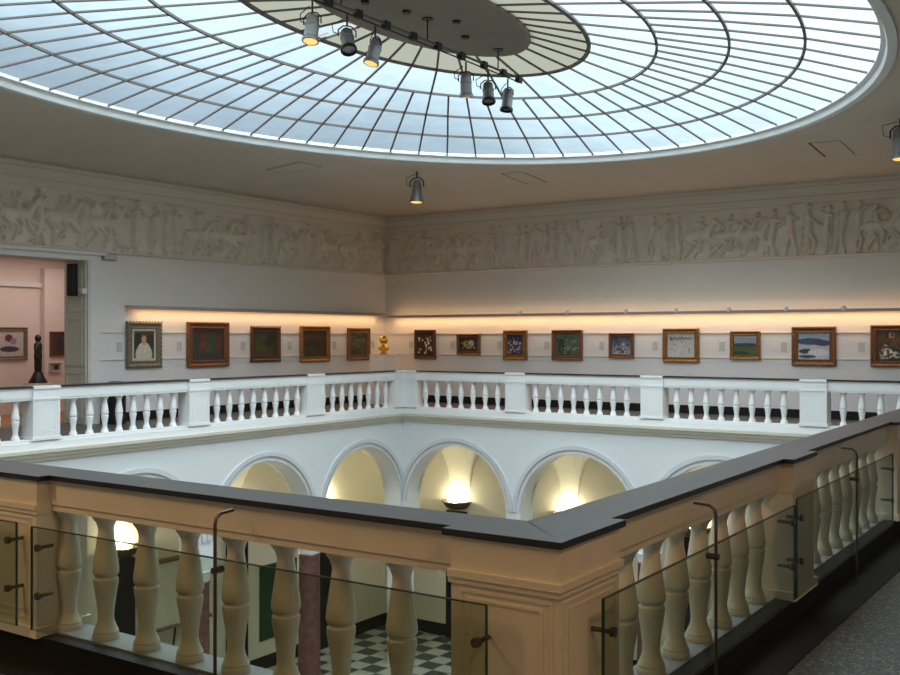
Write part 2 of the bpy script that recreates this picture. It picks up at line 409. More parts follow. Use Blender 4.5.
ZSP, RI, RO = -1.76, 1.20, 1.36
def arcade(name, f, centres, s0, s1, depth=.40):
    """wall with round arches; f(s, d, z): along, depth behind the atrium face, height"""
    top = .04; b = MB(f); N = 28
    edges = [s0]
    for c in centres: edges += [c - RI, c + RI]
    edges.append(s1)
    for i in range(0, len(edges), 2):
        a, e = edges[i], edges[i + 1]
        if e - a > .01: b.box(a, e, 0, depth, ZSP - .28, top)
    for c in centres:
        pts = [(c - RI * math.cos(PI * i / N), ZSP + RI * math.sin(PI * i / N)) for i in range(N + 1)]
        for (x0, z0), (x1, z1) in zip(pts[:-1], pts[1:]):
            b.hexa([(x0, 0, z0), (x1, 0, z1), (x1, depth, z1), (x0, depth, z0), (x0, 0, top), (x1, 0, top), (x1, depth, top), (x0, depth, top)])
    bmesh.ops.remove_doubles(b.bm, verts=b.bm.verts, dist=1e-5)
    w = struct(b.build(name, 'arcade_white'))
    return w
def archivolts(f, centres, name):
    b = MB(f); N = 32
    for c in centres:
        for (r0, r1, pr) in ((RI - .0, RI + .035, .02), (RO - .075, RO, .035)):
            for i in range(N):
                a0, a1 = PI * i / N, PI * (i + 1) / N
                p = lambda r, a, d: (c - r * math.cos(a), -d, ZSP + r * math.sin(a))
                b.hexa([p(r0, a0, 0), p(r1, a0, 0), p(r1, a1, 0), p(r0, a1, 0), p(r0, a0, pr), p(r1, a0, pr), p(r1, a1, pr), p(r0, a1, pr)])
    return struct(b.build(name, 'arcade_trim', smooth=False))
fFR = lambda s, d, z: (14.40 + d, s, z)
fFL = lambda s, d, z: (s, 11.47 + d, z)
fNL = lambda s, d, z: (.27 - d, s, z)
fNR = lambda s, d, z: (s, .29 - d, z)
CR = [1.96, 4.69, 7.42, 10.15]; CL = [2.09, 4.85, 7.61, 10.37, 13.13]
arcade('wall_arcade_far_right', fFR, CR, .29, 11.47); archivolts(fFR, CR, 'trim_7')
arcade('wall_arcade_far_left', fFL, CL, .27, 14.80); archivolts(fFL, CL, 'trim_8')
arcade('wall_arcade_near_left', fNL, CR, .29, 11.47); arcade('wall_arcade_near_right', fNR, CL, -.13, 14.4)
# string course under the balustrade on the atrium side
b = MB()
P_ = [(0, .045), (.10, .045), (.10, .00), (.075, -.02), (.06, -.06), (.03, -.085), (.02, -.12), (0, -.13)]
for (g, a, e) in ((lambda s, d, z: (14.39 - d, s, z), .27, 11.46), (lambda s, d, z: (s, 11.46 - d, z), .27, 14.39), (lambda s, d, z: (.27 + d, s, z), .29, 11.46), (lambda s, d, z: (s, .29 + d, z), .27, 14.39)):
    A = [b.bm.verts.new(g(a + d, d, z)) for d, z in P_]; B = [b.bm.verts.new(g(e - d, d, z)) for d, z in P_]
    for i in range(len(P_) - 1): b.bm.faces.new((A[i], A[i + 1], B[i + 1], B[i]))
struct(b.build('trim_9', 'string_course'))
# columns under the arcades
def column(x, y, label):
    t = thing('marble_column', label, 'column', (x, y, ZF), 'columns carrying the arcades of the hall')
    MB().box(-.28, .28, -.28, .28, 0, .16).build('base', 'black_stone', t)
    MB().lathe([(.27, .16), (.27, .22), (.235, .26), (.215, .32), (.205, 1.2), (.195, 2.77), (.215, 2.80), (.20, 2.82)], n=28).build('shaft', 'marble_red', t, smooth=True)
    MB().lathe([(.20, 2.82), (.21, 2.86), (.22, 2.92), (.24, 2.99)], n=28).box(-.19, .19, -.2, .2, 2.99, 3.21).build('capital', 'arcade_white', t, smooth=True)
column(11.75, 11.67, 'red brown marble column carrying the far left arcade, right of the green banner')
column(8.99, 11.67, 'marble column carrying the far left arcade beside the cream wall hanging')
column(6.23, 11.67, 'marble column of the far left arcade behind the left stone pedestal')
for y in (8.785, 6.055, 3.325): column(14.6, y, 'marble column carrying the far right arcade under its white arches')
struct(MB().box(14.4, 14.8, 11.47, 11.87, ZF, ZSP - .28).build('wall_corner_pier', 'arcade_white'))
# groin vaults of the ambulatories
ZV, HV = -2.08, 1.56
def vault(b, x0, x1, y0, y1):
    hx, hy = (x1 - x0) / 2, (y1 - y0) / 2; cx, cy = (x0 + x1) / 2, (y0 + y1) / 2; n = 28
    # finer near the edges, where the curve is steep
    g = lambda t: -math.cos(PI * t)
    def F(i, j):
        u, v = g(i), g(j); return (cx + u * hx, cy + v * hy, ZV + HV * max(max(0, 1 - abs(u) ** 2.6) ** (1 / 2.6), max(0, 1 - abs(v) ** 2.6) ** (1 / 2.6)))
    b.grid(F, n, n)
def band(b, f, a0, a1, d0, d1):
    n = 28; hd = (d1 - d0) / 2; cd = (d0 + d1) / 2
    pts = [(cd - hd * math.cos(PI * i / n), ZV + (HV - .025) * max(0, 1 - abs(math.cos(PI * i / n)) ** 2.6) ** (1 / 2.6)) for i in range(n + 1)]
    for (p, z), (q, w) in zip(pts[:-1], pts[1:]):
        for s0_, s1_ in ((a0, a1),):
            b.quad(f(a0, p, z), f(a1, p, z), f(a1, q, w), f(a0, q, w))
        for a in (a0, a1): b.quad(f(a, p, z), f(a, q, w), f(a, q, w + .14), f(a, p, z + .14))
b = MB(); bb = 0.20
YB = [11.52, 8.785, 6.055, 3.325, .60]; XB = [14.51, 11.75, 8.99, 6.23, 3.47, .71]
for y1, y0 in zip(YB[:-1], YB[1:]): vault(b, 14.80, XW, y0 + bb, y1 - bb)
for x1, x0 in zip(XB[:-1], XB[1:]): vault(b, x0 + bb, x1 - bb, 11.87, YW)
vault(b, 14.80, XW, 11.87, YW)
bmesh.ops.remove_doubles(b.bm, verts=b.bm.verts, dist=1e-4)
struct(b.build('ceiling_vault', 'vault', smooth=True))
b = MB()
for y in YB: band(b, lambda s, d, z: (d, s, z), y - bb, y + (bb if y < 11 else .35), 14.80, XW)
for x in XB: band(b, lambda s, d, z: (s, d, z), x - bb, x + (bb if x < 14 else .29), 11.87, YW)
struct(b.build('trim_10', 'vault'))
# black pilasters with bowl uplights
def sconce(x, y, nx, ny, where, e=21):
    tx, ty = -ny, nx
    t = thing('bowl_uplight', 'bronze bowl uplight glowing warm ' + where, 'wall lamp', (x, y, -2.30), 'bowl uplights below the vaults')
    t.rotation_euler = (0, 0, math.atan2(ny, nx))
    prof = [(.10, 0), (.16, .015), (.215, .06), (.245, .12), (.26, .17), (.285, .18), (.285, .20), (.26, .20), (.235, .17), (.19, .07), (.10, .03)]
    prof = [(q * 1.3, z) for q, z in prof]
    MB().lathe(prof, (0, 0, 0), 20, a0=-PI / 2, a1=PI / 2).build('bowl', 'bronze', t, smooth=True)
    bulb = MB().lathe([(.01, .06), (.05, .08), (.065, .13), (.05, .18), (.01, .20)], (.12, 0, 0), 12).build('bulb', 'lamp_glow', t, smooth='all')
    bulb['label'] = 'glowing bulb'
    l = bpy.data.lights.new('uplight_lamp', 'POINT'); l.energy = e; l.color = (1.0, .90, .64); l.shadow_soft_size = .07
    o = bpy.data.objects.new('uplight_lamp', l); COL.objects.link(o); o.location = (x + nx * .17, y + ny * .17, -2.03)
    p = MB().box(0, .10, -.26, .26, 0, -2.34 - ZF).build('black_pilaster', 'black_stone')
    p.location = (x + nx * .002, y + ny * .002, ZF + .001); p.rotation_euler = (0, 0, math.atan2(ny, nx))
    tag(p, 'black pilaster ' + where, 'pilaster', 'black pilasters of the hall')
sconce(XW, 11.66, -1, 0, 'in the arch nearest the far corner, on the right')
sconce(XW, 8.80, -1, 0, 'in the second arch to the right of the far corner')
sconce(XW, 6.03, -1, 0, 'seen between the right hand stone balusters')
sconce(XW, 3.325, -1, 0, 'at the far end behind the right hand balusters', 20)
sconce(14.55, YW, 0, -1, 'at the left edge of the arch beside the far corner')
sconce(11.85, YW, 0, -1, 'behind the red marble column')
sconce(9.05, YW, 0, -1, 'seen between the leftmost stone balusters')
sconce(6.23, YW, 0, -1, 'at the far left behind the stone pedestal', 20)
o = MB().box(12.52, 13.62, YW - .03, YW - .012, -4.65, -3.10).build('banner', 'green_cloth'); tag(o, 'plain dark green banner on the lower cream wall, beside the red marble column', 'banner')
# cream wall hanging on a stand
t = thing('wall_hanging', 'cream cloth hanging with brown roller on a thin legged stand in the lower hall', 'hanging', (10.1, 13.3, ZF))
MB().tube([(-.72, 0, 2.83), (.72, 0, 2.83)], .045, 10).lathe([(.02, 0), (.075, .03), (.085, .08), (.02, .15)], (-.74, 0, 2.70), 10).lathe([(.02, 0), (.075, .03), (.085, .08), (.02, .15)], (.74, 0, 2.70), 10).build('roller', 'wood_brown', t, smooth=True)
MB().grid(lambda u, v: (-.66 + 1.32 * u, .02 * math.sin(u * 9), 1.62 + 1.18 * v), 24, 4).build('cloth', 'map_cloth', t, smooth='all')
MB().tube([(-.70, 0, 1.60), (.70, 0, 1.60)], .035, 8).build('bottom_rod', 'wood_brown', t, smooth=True)
for sx in (-.22, .22): MB().tube([(sx * .4, .06, 2.8), (sx * .5, .06, 1.6), (sx, .07, .8), (sx * 1.5, .08, .0)], .022, 6).build('leg', 'dark_metal', t, smooth=True)

# ------------------------------------------------------------ skylight
RINGS = [(6.74, 5.00, 4.90), (5.87, 4.19, 5.075), (4.91, 3.33, 5.215), (3.95, 2.45, 5.334), (3.0, 1.58, 5.45), (1.93, .80, 5.54)]
def arc_table(a, b_, n=4000):
    t = np.linspace(0, 2 * PI, n + 1); x, y = a * np.cos(t), b_ * np.sin(t)
    s = np.r_[0, np.cumsum(np.hypot(np.diff(x), np.diff(y)))]; return t, s / s[-1]
TABS = [arc_table(a, b_) for a, b_, z in RINGS]
def rp(k, fr, dz=0):
    t, s = TABS[k]; th = float(np.interp(fr % 1.0, s, t)); a, b_, z = RINGS[k]
    return (a * math.cos(th), b_ * math.sin(th), z + dz)
sky = bpy.data.objects.new('window_1', None); COL.objects.link(sky); sky.location = (CX, CY, 0)
struct(sky, 'large oval glass skylight over the hall with radiating bars')
NR = 70
for k in range(5):
    b = MB(); N = NR * 2 if k < 3 else NR
    for i in range(N):
        if k == 4 and i // 2 == 9: continue
        b.quad(rp(k, i / N), rp(k, (i + 1) / N), rp(k + 1, (i + 1) / N), rp(k + 1, i / N))
    bmesh.ops.remove_doubles(b.bm, verts=b.bm.verts, dist=1e-4)
    g = b.build('glazing' if k < 4 else 'blind', 'roof_glass' if k < 4 else 'roof_blind', sky)
    g['label'] = 'clear glass ring' if k < 4 else 'beige blinded ring around the centre'
# torn blind cell: ragged remains
b = MB()
for i in (18, 19):
    P0, P1, P2, P3 = [Vector(q) for q in (rp(4, i / NR), rp(4, (i + 1) / NR), rp(5, (i + 1) / NR), rp(5, i / NR))]
    for (u0, u1) in ((0, .14), (.74, 1.0)):
        m = 5
        for j in range(m):
            q = lambda u, v: (P0.lerp(P1, v)).lerp(P3.lerp(P2, v), u)
            w0 = u1 - (.12 * math.sin(j * 2.3) if u0 == 0 else 0); v0_ = u0 + (.10 * math.sin(j * 3.1) if u0 > 0 else 0)
            b.quad(q(v0_, j / m), q(w0, j / m), q(w0, (j + 1) / m), q(v0_, (j + 1) / m))
b.build('blind', 'roof_blind', sky)['label'] = 'torn remnant of blind letting daylight in'
for i in range(NR):   # glazing bars
    ks = range(5) if i % 2 == 0 else range(3)
    b = MB(); w, hh = .0145, .020
    pts = [rp(k, i / NR) for k in list(ks) + [ks[-1] + 1]]
    for p, q in zip(pts[:-1], pts[1:]):
        d = Vector((q[0] - p[0], q[1] - p[1], 0)).normalized(); n_ = Vector((-d.y, d.x, 0)) * w
        b.hexa([(p[0] - n_.x, p[1] - n_.y, p[2] - hh), (p[0] + n_.x, p[1] + n_.y, p[2] - hh), (q[0] + n_.x, q[1] + n_.y, q[2] - hh), (q[0] - n_.x, q[1] - n_.y, q[2] - hh),
                (p[0] - n_.x, p[1] - n_.y, p[2]), (p[0] + n_.x, p[1] + n_.y, p[2]), (q[0] + n_.x, q[1] + n_.y, q[2]), (q[0] - n_.x, q[1] - n_.y, q[2])])
    b.build('glazing_bar', 'bar_metal', sky)
for k in (1, 2, 3, 4):
    b = MB(); w = .017 if k < 4 else .028
    N = 140; a, b_, z = RINGS[k]
    for i in range(N):
        t0, t1 = 2 * PI * i / N, 2 * PI * (i + 1) / N
        p = lambda r, t, zz: ((a + r) * math.cos(t), (b_ + r) * math.sin(t), zz)
        z0, z1 = z - .028, z + .005
        b.hexa([p(-w, t0, z0), p(w, t0, z0), p(w, t1, z0), p(-w, t1, z0), p(-w, t0, z1), p(w, t0, z1), p(w, t1, z1), p(-w, t1, z1)])
    bmesh.ops.remove_doubles(b.bm, verts=b.bm.verts, dist=1e-5)
    b.build('ring_bar', 'bar_metal', sky)
b = MB(); N = 160   # white curb of the opening
prof = [(.10, 4.79), (.10, 4.765), (.0, 4.765), (-.015, 4.80), (-.015, 4.86), (-.07, 4.87), (-.07, 4.91), (.0, 4.93), (.10, 4.93)]
R_ = [[b.v((RA + d) * math.cos(2 * PI * i / N), (RB + d) * math.sin(2 * PI * i / N), z) for i in range(N)] for d, z in prof]
for A, B in zip(R_[:-1], R_[1:]):
    for i in range(N): b.bm.faces.new((A[i], A[(i + 1) % N], B[(i + 1) % N], B[i]))
b.build('curb', 'curb_white', sky, smooth=True)
# central oval plate
b = MB(); N = 72
prof = [(.001, 5.47), (.5, 5.47), (.93, 5.47), (.97, 5.46), (1.0, 5.47), (1.01, 5.50), (1.01, 5.60), (.001, 5.60)]
R_ = [[b.v(2.0 * d * math.cos(2 * PI * i / N), .88 * d * math.sin(2 * PI * i / N), z) for i in range(N)] for d, z in prof]
for A, B in zip(R_[:-1], R_[1:]):
    for i in range(N): b.bm.faces.new((A[i], A[(i + 1) % N], B[(i + 1) % N], B[i]))
bmesh.ops.remove_doubles(b.bm, verts=b.bm.verts, dist=.01)
b.build('centre_plate', 'plate', sky, smooth=True)
b = MB()
for x, y in ((-.35, .02), (.9, .02), (.3, -.25), (-.9, .2)): b.lathe([(.05, 5.44), (.05, 5.47)], (x, y, 0), 12)
b.build('vent_cap', 'dark_metal', sky)

# ------------------------------------------------------------ lighting track and spotlights
TZ, TY = 5.20, 5.74
t = thing('lighting_track', 'dark lighting bar hung below the skylight plate on thin rods', 'lighting track', (7.3, TY, TZ))
MB().tube([(-2.35, 0, 0), (2.28, 0, 0)], .016, 8).build('bar', 'bar_metal', t, smooth=True)
MB().tube([(-2.30, 0, -.055), (2.24, 0, -.055)], .009, 6).build('bar', 'dark_metal', t, smooth=True)
for x in (-1.6, 0.0, 1.62):
    MB().tube([(x, 0, .02), (x, 0, .27)], .010, 6).lathe([(.07, .255), (.07, .27)], (x, 0, 0), 12).build('rod', 'dark_metal', t)
for x in (-1.81, -1.31, -.81, -.29, .22, .74, 1.27, 1.75, 2.16):
    MB().box(x - .05, x + .05, -.035, .035, -.06, .03).build('connector_box', 'dark_metal', t, bevel=.008)
def spotlight(x, y, z, label, az, tilt, drop=.12, s=1.0, glow=True, group='spotlights on the bar under the skylight', cone=False):
    """z = hanging point"""
    t = thing('spotlight', label, 'spotlight', (x, y, z), group, az)
    MB().tube([(0, 0, 0), (0, 0, -drop)], .012 * s, 6).build('stem', 'dark_metal', t)
    R = .078 * s; L = .27 * s; cz = -drop - .12 * s
    yk = [(0, -R - .02, cz), (0, -R - .02, cz + .07 * s), (0, -R * .6, -drop - .005), (0, 0, -drop), (0, R * .6, -drop - .005), (0, R + .02, cz + .07 * s), (0, R + .02, cz)]
    MB().tube(yk, .008 * s, 6).build('yoke', 'dark_metal', t, smooth=True)
    prof = [(.01, .10 * s), (R * .55, .10 * s), (R * .85, .07 * s), (R * .9, .0), (R, -.005 * s), (R, -.02 * s), (R * .92, -.025 * s), (R * .95, -.15 * s), (R * 1.08, -.16 * s), (R * 1.08, -.175 * s)]
    if cone: prof = [(.01, .09 * s), (R * .5, .09 * s), (R * .75, .03 * s), (R * .8, -.08 * s), (R * 1.0, -.15 * s), (R * 1.0, -.175 * s)]
    body = MB().lathe(prof, n=20).build('body', 'lamp_body', t, smooth=True); body.location = (0, 0, cz); body.rotation_euler = (0, tilt, 0)
    MB().lathe([(R * 1.12, -.165 * s), (R * 1.16, -.17 * s), (R * 1.16, -.20 * s), (R * .96, -.205 * s), (R * .95, -.17 * s)], n=20, caps=False).build('front_ring', 'dark_metal' if not glow else 'lamp_body', body, smooth=True)
    if glow:
        g = MB().lathe([(.001, -.183 * s), (R * 1.0, -.183 * s), (R * 1.02, -.198 * s), (.001, -.199 * s)], n=20).build('lens', 'spot_glow', body); g['label'] = 'glowing orange lens'
    MB().tube([(0, R + .01, cz + .02), (.03, R + .07 * s, cz + .05), (.04, R + .08 * s, cz + .13 * s), (.01, .04, -drop * .4)], .006, 5).build('cable', 'black_matte', t, smooth=True)
SP = [(5.24, 'leftmost spotlight of the row under the skylight, its lens glowing orange', .3, .25, True),
      (5.80, 'grey spotlight without glow, second from the left under the skylight', .9, .5, False),
      (6.29, 'dark spotlight with orange glowing lens, third from the left under the skylight', -.3, .3, True),
      (8.14, 'silver spotlight below the track, left one of the right hand trio', .4, -.15, True),
      (8.67, 'tilted silver spotlight below the track, middle one of the right hand trio', .7, .35, False),
      (9.17, 'silver spotlight at the right end of the track under the skylight', -.2, .15, False)]
for x, lab, az, tl, gl in SP: spotlight(x, TY, TZ - .072, lab, az, tl, glow=gl)
def canopy(b, x, y): pass
spotlight(12.9, 10.0, ceil_z(12.9, 10.0) - .005, 'small silver spotlight hanging alone from the beige ceiling above the far corner', .3, .1, drop=.12, s=1.45, group='single spotlights on the ceiling', cone=True)
spotlight(13.0, 1.5, ceil_z(13.0, 1.5) - .005, 'spotlight hanging from the ceiling at the right edge, lens glowing orange', .4, .1, drop=.10, s=1.5, group='single spotlights on the ceiling')

# access hatches in the ceiling: dark gap around a flush panel
def hatch(x0, x1, y0, y1, label):
    t = thing('ceiling_hatch', label, 'hatch', ((x0 + x1) / 2, (y0 + y1) / 2, ceil_z((x0 + x1) / 2, (y0 + y1) / 2)), 'flush access hatches in the ceiling')
    ox, oy, oz = t.location
    def P(x, y, d): return (x - ox, y - oy, ceil_z(x, y) - oz - d)
    b = MB(); b.hexa([P(x0, y0, .004), P(x1, y0, .004), P(x1, y1, .004), P(x0, y1, .004), P(x0, y0, -.01), P(x1, y0, -.01), P(x1, y1, -.01), P(x0, y1, -.01)]); b.build('gap', 'black_matte', t)
    g = .05; b = MB(); b.hexa([P(x0, y0, .016), P(x1 - g, y0, .016), P(x1 - g, y1 - g, .016), P(x0, y1 - g, .016), P(x0, y0, 0), P(x1 - g, y0, 0), P(x1 - g, y1 - g, 0), P(x0, y1 - g, 0)]); b.build('panel', 'ceiling', t)
hatch(10.82, 11.38, 11.04, 11.9, 'flush hatch with thin dark outline in the ceiling, left of the lone spotlight')
hatch(13.98, 15.0, 8.36, 8.8, 'flush hatch with thin dark outline in the ceiling, right of the lone spotlight')
hatch(14.1, 15.1, 2.6, 3.1, 'flush hatch with dark outline near the right edge of the ceiling')

# ------------------------------------------------------------ balustrades
def baluster_mesh(name, h, R=.0595):
    prof = [(.98, 0), (1.0, .008), (1.0, .035), (.93, .05), (.96, .06), (.84, .085), (.66, .13), (.60, .17), (.62, .22), (.72, .31), (.86, .40), (.95, .455), (.93, .483), (.82, .492),
            (.82, .507), (.90, .513), (.97, .53), (.99, .555), (.93, .61), (.82, .69), (.70, .78), (.60, .85), (.585, .88), (.64, .91), (.76, .94), (.94, .965), (1.0, .975), (1.0, 1.0)]
    b = MB().lathe([(r * R, z * h) for r, z in prof], n=24); return b
def balustrade(label, f, L, peds, zb, zt, mats, atr_mats, balusters, caps=False, smin=0, smax=99, R=.0595, zc=.983):
    ms, mb = mats
    t = thing('balustrade', label, 'balustrade', f(0, 0, 0))
    o0 = Vector(f(0, 0, 0)); g = lambda a, b_, z: tuple(Vector(f(a, b_, z)) - o0)
    # black plinth on the gallery side, stone plinth on the atrium side
    MB(g).bar(0, L, .02, .097, FZ, zb - .008, True, True).build('gallery_plinth', 'black_stone', t)
    b = MB(g).bar(0, L, .097, .28, 0.045, zb - .04, True, True).bar(0, L, .097, .26, zb - .04, zb, True, True); b.build('plinth', atr_mats, t)
    b = MB(g)
    b.bar(0, L, .085, .245, zt, zt + .03, True, True).bar(0, L, .078, .252, zt + .03, zc - .023, True, True)
    b.build('top_rail', ms, t)
    b = MB(g)
    n = len(peds)
    for i in range(n - 1):
        b.bar(peds[i][1], peds[i + 1][0], .055, .275, zc - .023, zc)
    for i, (a, e) in enumerate(peds): b.bar(a, e, 0, .275 if not caps else .20, zc - .023, zc, i == 0, i == n - 1)
    b.build('coping', 'slate', t)
    if caps:
        for i, (a, e) in enumerate(peds): MB(g).bar(a, e, .202, .30, zc - .038, zc + .002, i == 0, i == n - 1).build('pedestal_cap', ms, t)
    for i, (a, e) in enumerate(peds):
        if e < smin or a > smax: continue
        m0, m1 = i == 0, i == n - 1
        if i > 0 and not caps: a += .03
        if i < n - 1 and not caps: e -= .03
        b = MB(g).bar(a, e, .012, .285, zb - .01, zc - .023, m0, m1)
        b.bar(a - (0 if m0 else .02), e + (0 if m1 else .02), -.005, .297, zb - .012, zb + .035, m0, m1)       # foot
        for (z0, z1, p) in ((zt - .01, zt + .01, .004), (zt + .01, zt + .035, -.002)):
            b.bar(a - (0 if m0 else .008), e + (0 if m1 else .008), p, .285 - p + .008, z0, z1, m0, m1)
        if True:
            for (tt0, tt1) in ((.0085, .014), (.283, .2875)):
                for ins, w in ((.035, .010), (.07, .010)):
                    a_, e_ = a + ins, e - ins; z0, z1 = zb + .03 + ins, zt - ins * .75
                    b.bar(a_, e_, tt0, tt1, z1 - w, z1).bar(a_, e_, tt0, tt1, z0, z0 + w).bar(a_, a_ + w, tt0, tt1, z0 + w, z1 - w).bar(e_ - w, e_, tt0, tt1, z0 + w, z1 - w)
        b.build('pedestal', ms, t)
    src = None
    for s in balusters:
        p = g(s, .165, zb)
        if src is None: src = baluster_mesh('baluster', zt - zb, R).build('baluster', mb, t, smooth=True, loc=p)
        else: link_copy(src, t, p)
    return t
def spaced(a, e, n): return [a + (e - a) * i / (n - 1) for i in range(n)]
ROT = math.radians(.8); cR, sR = math.cos(ROT), math.sin(ROT)
fAD = lambda s, t_, z: (s * cR - t_ * sR, s * sR + t_ * cR, z)
fAB = lambda s, t_, z: (t_, s, z)
fL_ = lambda s, t_, z: (s, 11.735 - t_, z)
fR_ = lambda s, t_, z: (14.675 - t_, s, z)
pAD = [(0, .49), (2.62, 3.10), (5.46, 5.92), (8.35, 8.8), (11.2, 11.65), (14.2, 14.675)]
balustrade('near right stone balustrade with dark slate coping, beside the speckled floor', fAD, 14.675, pAD, .25, .815, ('cream_stone', 'baluster_stone'), 'grey_stone',
    [.84, 1.115, 1.385, 1.665, 1.945, 2.21, 2.48] + [3.33, 3.61, 3.89, 4.17, 4.45, 4.73, 5.0, 5.27] + spaced(6.15, 8.12, 8), smax=9)
pAB = [(0, .45), (2.70, 3.16), (5.55, 6.0), (8.4, 8.85), (11.235, 11.735)]
balustrade('near left stone balustrade with dark slate coping, its corner closest to the viewer', fAB, 11.735, pAB, .25, .815, ('cream_stone', 'baluster_stone'), 'grey_stone',
    [.742, 1.03, 1.315, 1.594, 1.87, 2.148, 2.431, 2.705] + spaced(3.45, 5.3, 8) + spaced(6.25, 8.15, 8), smax=9)
pFL = [(0, .47), (2.9, 3.35), (5.80, 6.23), (8.63, 9.06), (11.46, 11.93), (14.12, 14.675)]
balustrade('white balustrade on the far left side of the hall, in front of the doorway', fL_, 14.675, pFL, .185, .735, ('white_paint', 'white_paint'), 'white_paint',
    spaced(3.6, 5.6, 8) + [6.53, 6.81, 7.08, 7.34, 7.60, 7.86, 8.12, 8.39] + spaced(9.33, 11.30, 8) + [12.02 + .275 * i for i in range(8)][0:8], caps=True, smin=3, zc=.937)
pFR = [(0, .45), (2.88, 3.31), (5.70, 6.12), (8.52, 8.96), (11.12, 11.735)]
balustrade('white balustrade on the far right side of the hall, below the row of small paintings', fR_, 11.735, pFR, .185, .735, ('white_paint', 'white_paint'), 'white_paint',
    spaced(.65, 2.65, 8) + [3.60 + .2685 * i for i in range(8)] + [6.44 + .2715 * i for i in range(8)] + spaced(9.2, 10.95, 7), caps=True, zc=.937)

# glass guards on steel posts in front of the near balustrades
def guard(label, f, s0, s1, z0, z1, posts, studs, T=-.055):
    t = thing('glass_guard', label, 'glass guard', f(s0, T, 0), 'glass guards along the near balustrades')
    o0 = Vector(f(s0, T, 0)); g = lambda a, b_, z: tuple(Vector(f(a, b_, z)) - o0)
    MB(g).box(s0, s1, T - .004, T + .004, z0, z1).build('pane', 'guard_glass', t)
    e = .005
    MB(g).box(s0, s1, T - e, T + e, z1, z1 + .004).box(s0 - .004, s0, T - e, T + e, z0, z1).box(s1, s1 + .004, T - e, T + e, z0, z1).build('pane_edge', 'glass_edge', t)['label'] = 'dark polished glass edge'
    for s in posts:
        pts = [(s, T - .018, FZ), (s, T - .018, .40), (s, T - .018, .90), (s - .0, T - .012, .925), (s, T + .01, .94), (s, T + .075, .945)]
        MB(g).tube(pts, .007, 10).build('post', 'steel', t, smooth=True)
        MB(g).tube([(s, T - .03, z1 - .04), (s, T + .02, z1 - .04)], .013, 10).build('clamp', 'steel', t, smooth=True)
    for s, z in studs:
        MB(g).tube([(s, T - .02, z), (s, T - .004, z)], .017, 14).tube([(s, T + .004, z), (s, .010, z)], .008, 10).build('stud', 'steel', t, smooth=True)
guard('glass guard in front of the near left balusters', fAB, .24, 2.665, .30, .765, [1.46], [(.27, .645), (2.605, .678), (2.605, .463), (.27, .38)])
guard('glass guard at the far left edge, left of the stone pedestal', fAB, 2.785, 5.3, .30, .77, [4.1], [(2.835, .688), (2.835, .467), (5.2, .68), (5.2, .46)])
guard('glass guard in front of the first bay of the near right balusters', fAD, .19, 2.43, .30, .775, [1.21], [(.24, .66), (.24, .40), (2.36, .70), (2.36, .48)])
guard('glass guard in front of the second bay of the near right balusters', fAD, 2.47, 4.95, .30, .80, [3.74], [(2.52, .70), (2.52, .48), (4.88, .70), (4.88, .48)])

# ------------------------------------------------------------ doorway and room beyond
b = MB()
b.box(DX1, DX1 + .24, YW - .045, YW, 0, DZ).box(DX1 + .03, DX1 + .20, YW - .06, YW - .045, 0, DZ)
b.box(DX0 - .24, DX0, YW - .045, YW, 0, DZ).box(DX0 - .24, DX1 + .24, YW - .05, YW, DZ, DZ + .10).box(DX0 - .3, DX1 + .34, YW - .10, YW, DZ + .10, DZ + .15)
struct(b.build('door_1', 'panel_white'))
b = MB(); b.box(DX1 - .02, DX1, YW + .005, YW + .60, 0, DZ)
for (z0, z1) in ((.2, 1.0), (1.12, 1.95), (2.07, 2.85)):
    for (y0, y1) in ((YW + .10, YW + .52),):
        b.box(DX1 - .03, DX1 - .02, y0, y1, z0, z0 + .02).box(DX1 - .03, DX1 - .02, y0, y1, z1 - .02, z1).box(DX1 - .03, DX1 - .02, y0, y0 + .02, z0, z1).box(DX1 - .03, DX1 - .02, y1 - .02, y1, z0, z1)
struct(b.build('trim_11', 'door_green'))
RX0, RX1, RY1, RZ = 4.2, 11.6, 16.95, 3.35
b = MB(); b.box(RX0, RX1, RY1, RY1 + .15, 0, RZ); b.box(9.62, RX1, RY1 - .14, RY1, 0, 3.0); struct(b.build('wall_side_room', 'pink_wall'))
struct(MB().box(RX1, RX1 + .15, YW + .62, RY1 + .15, 0, RZ).box(RX0 - .15, RX0, YW + .62, RY1 + .15, 0, RZ).build('wall_side_room_ends', 'pink_wall'))
struct(MB().box(RX0, RX1, YW + .62, RY1, RZ, RZ + .1).build('ceiling_side_room', 'plaster'))
struct(MB().box(RX0, RX1, YW + .62, RY1, -.25, FZ).build('floor_side_room', 'orange_wood'))
struct(MB().box(RX0, RX1, RY1 - .06, RY1, 2.62, 2.72).build('trim_12', 'panel_white'))

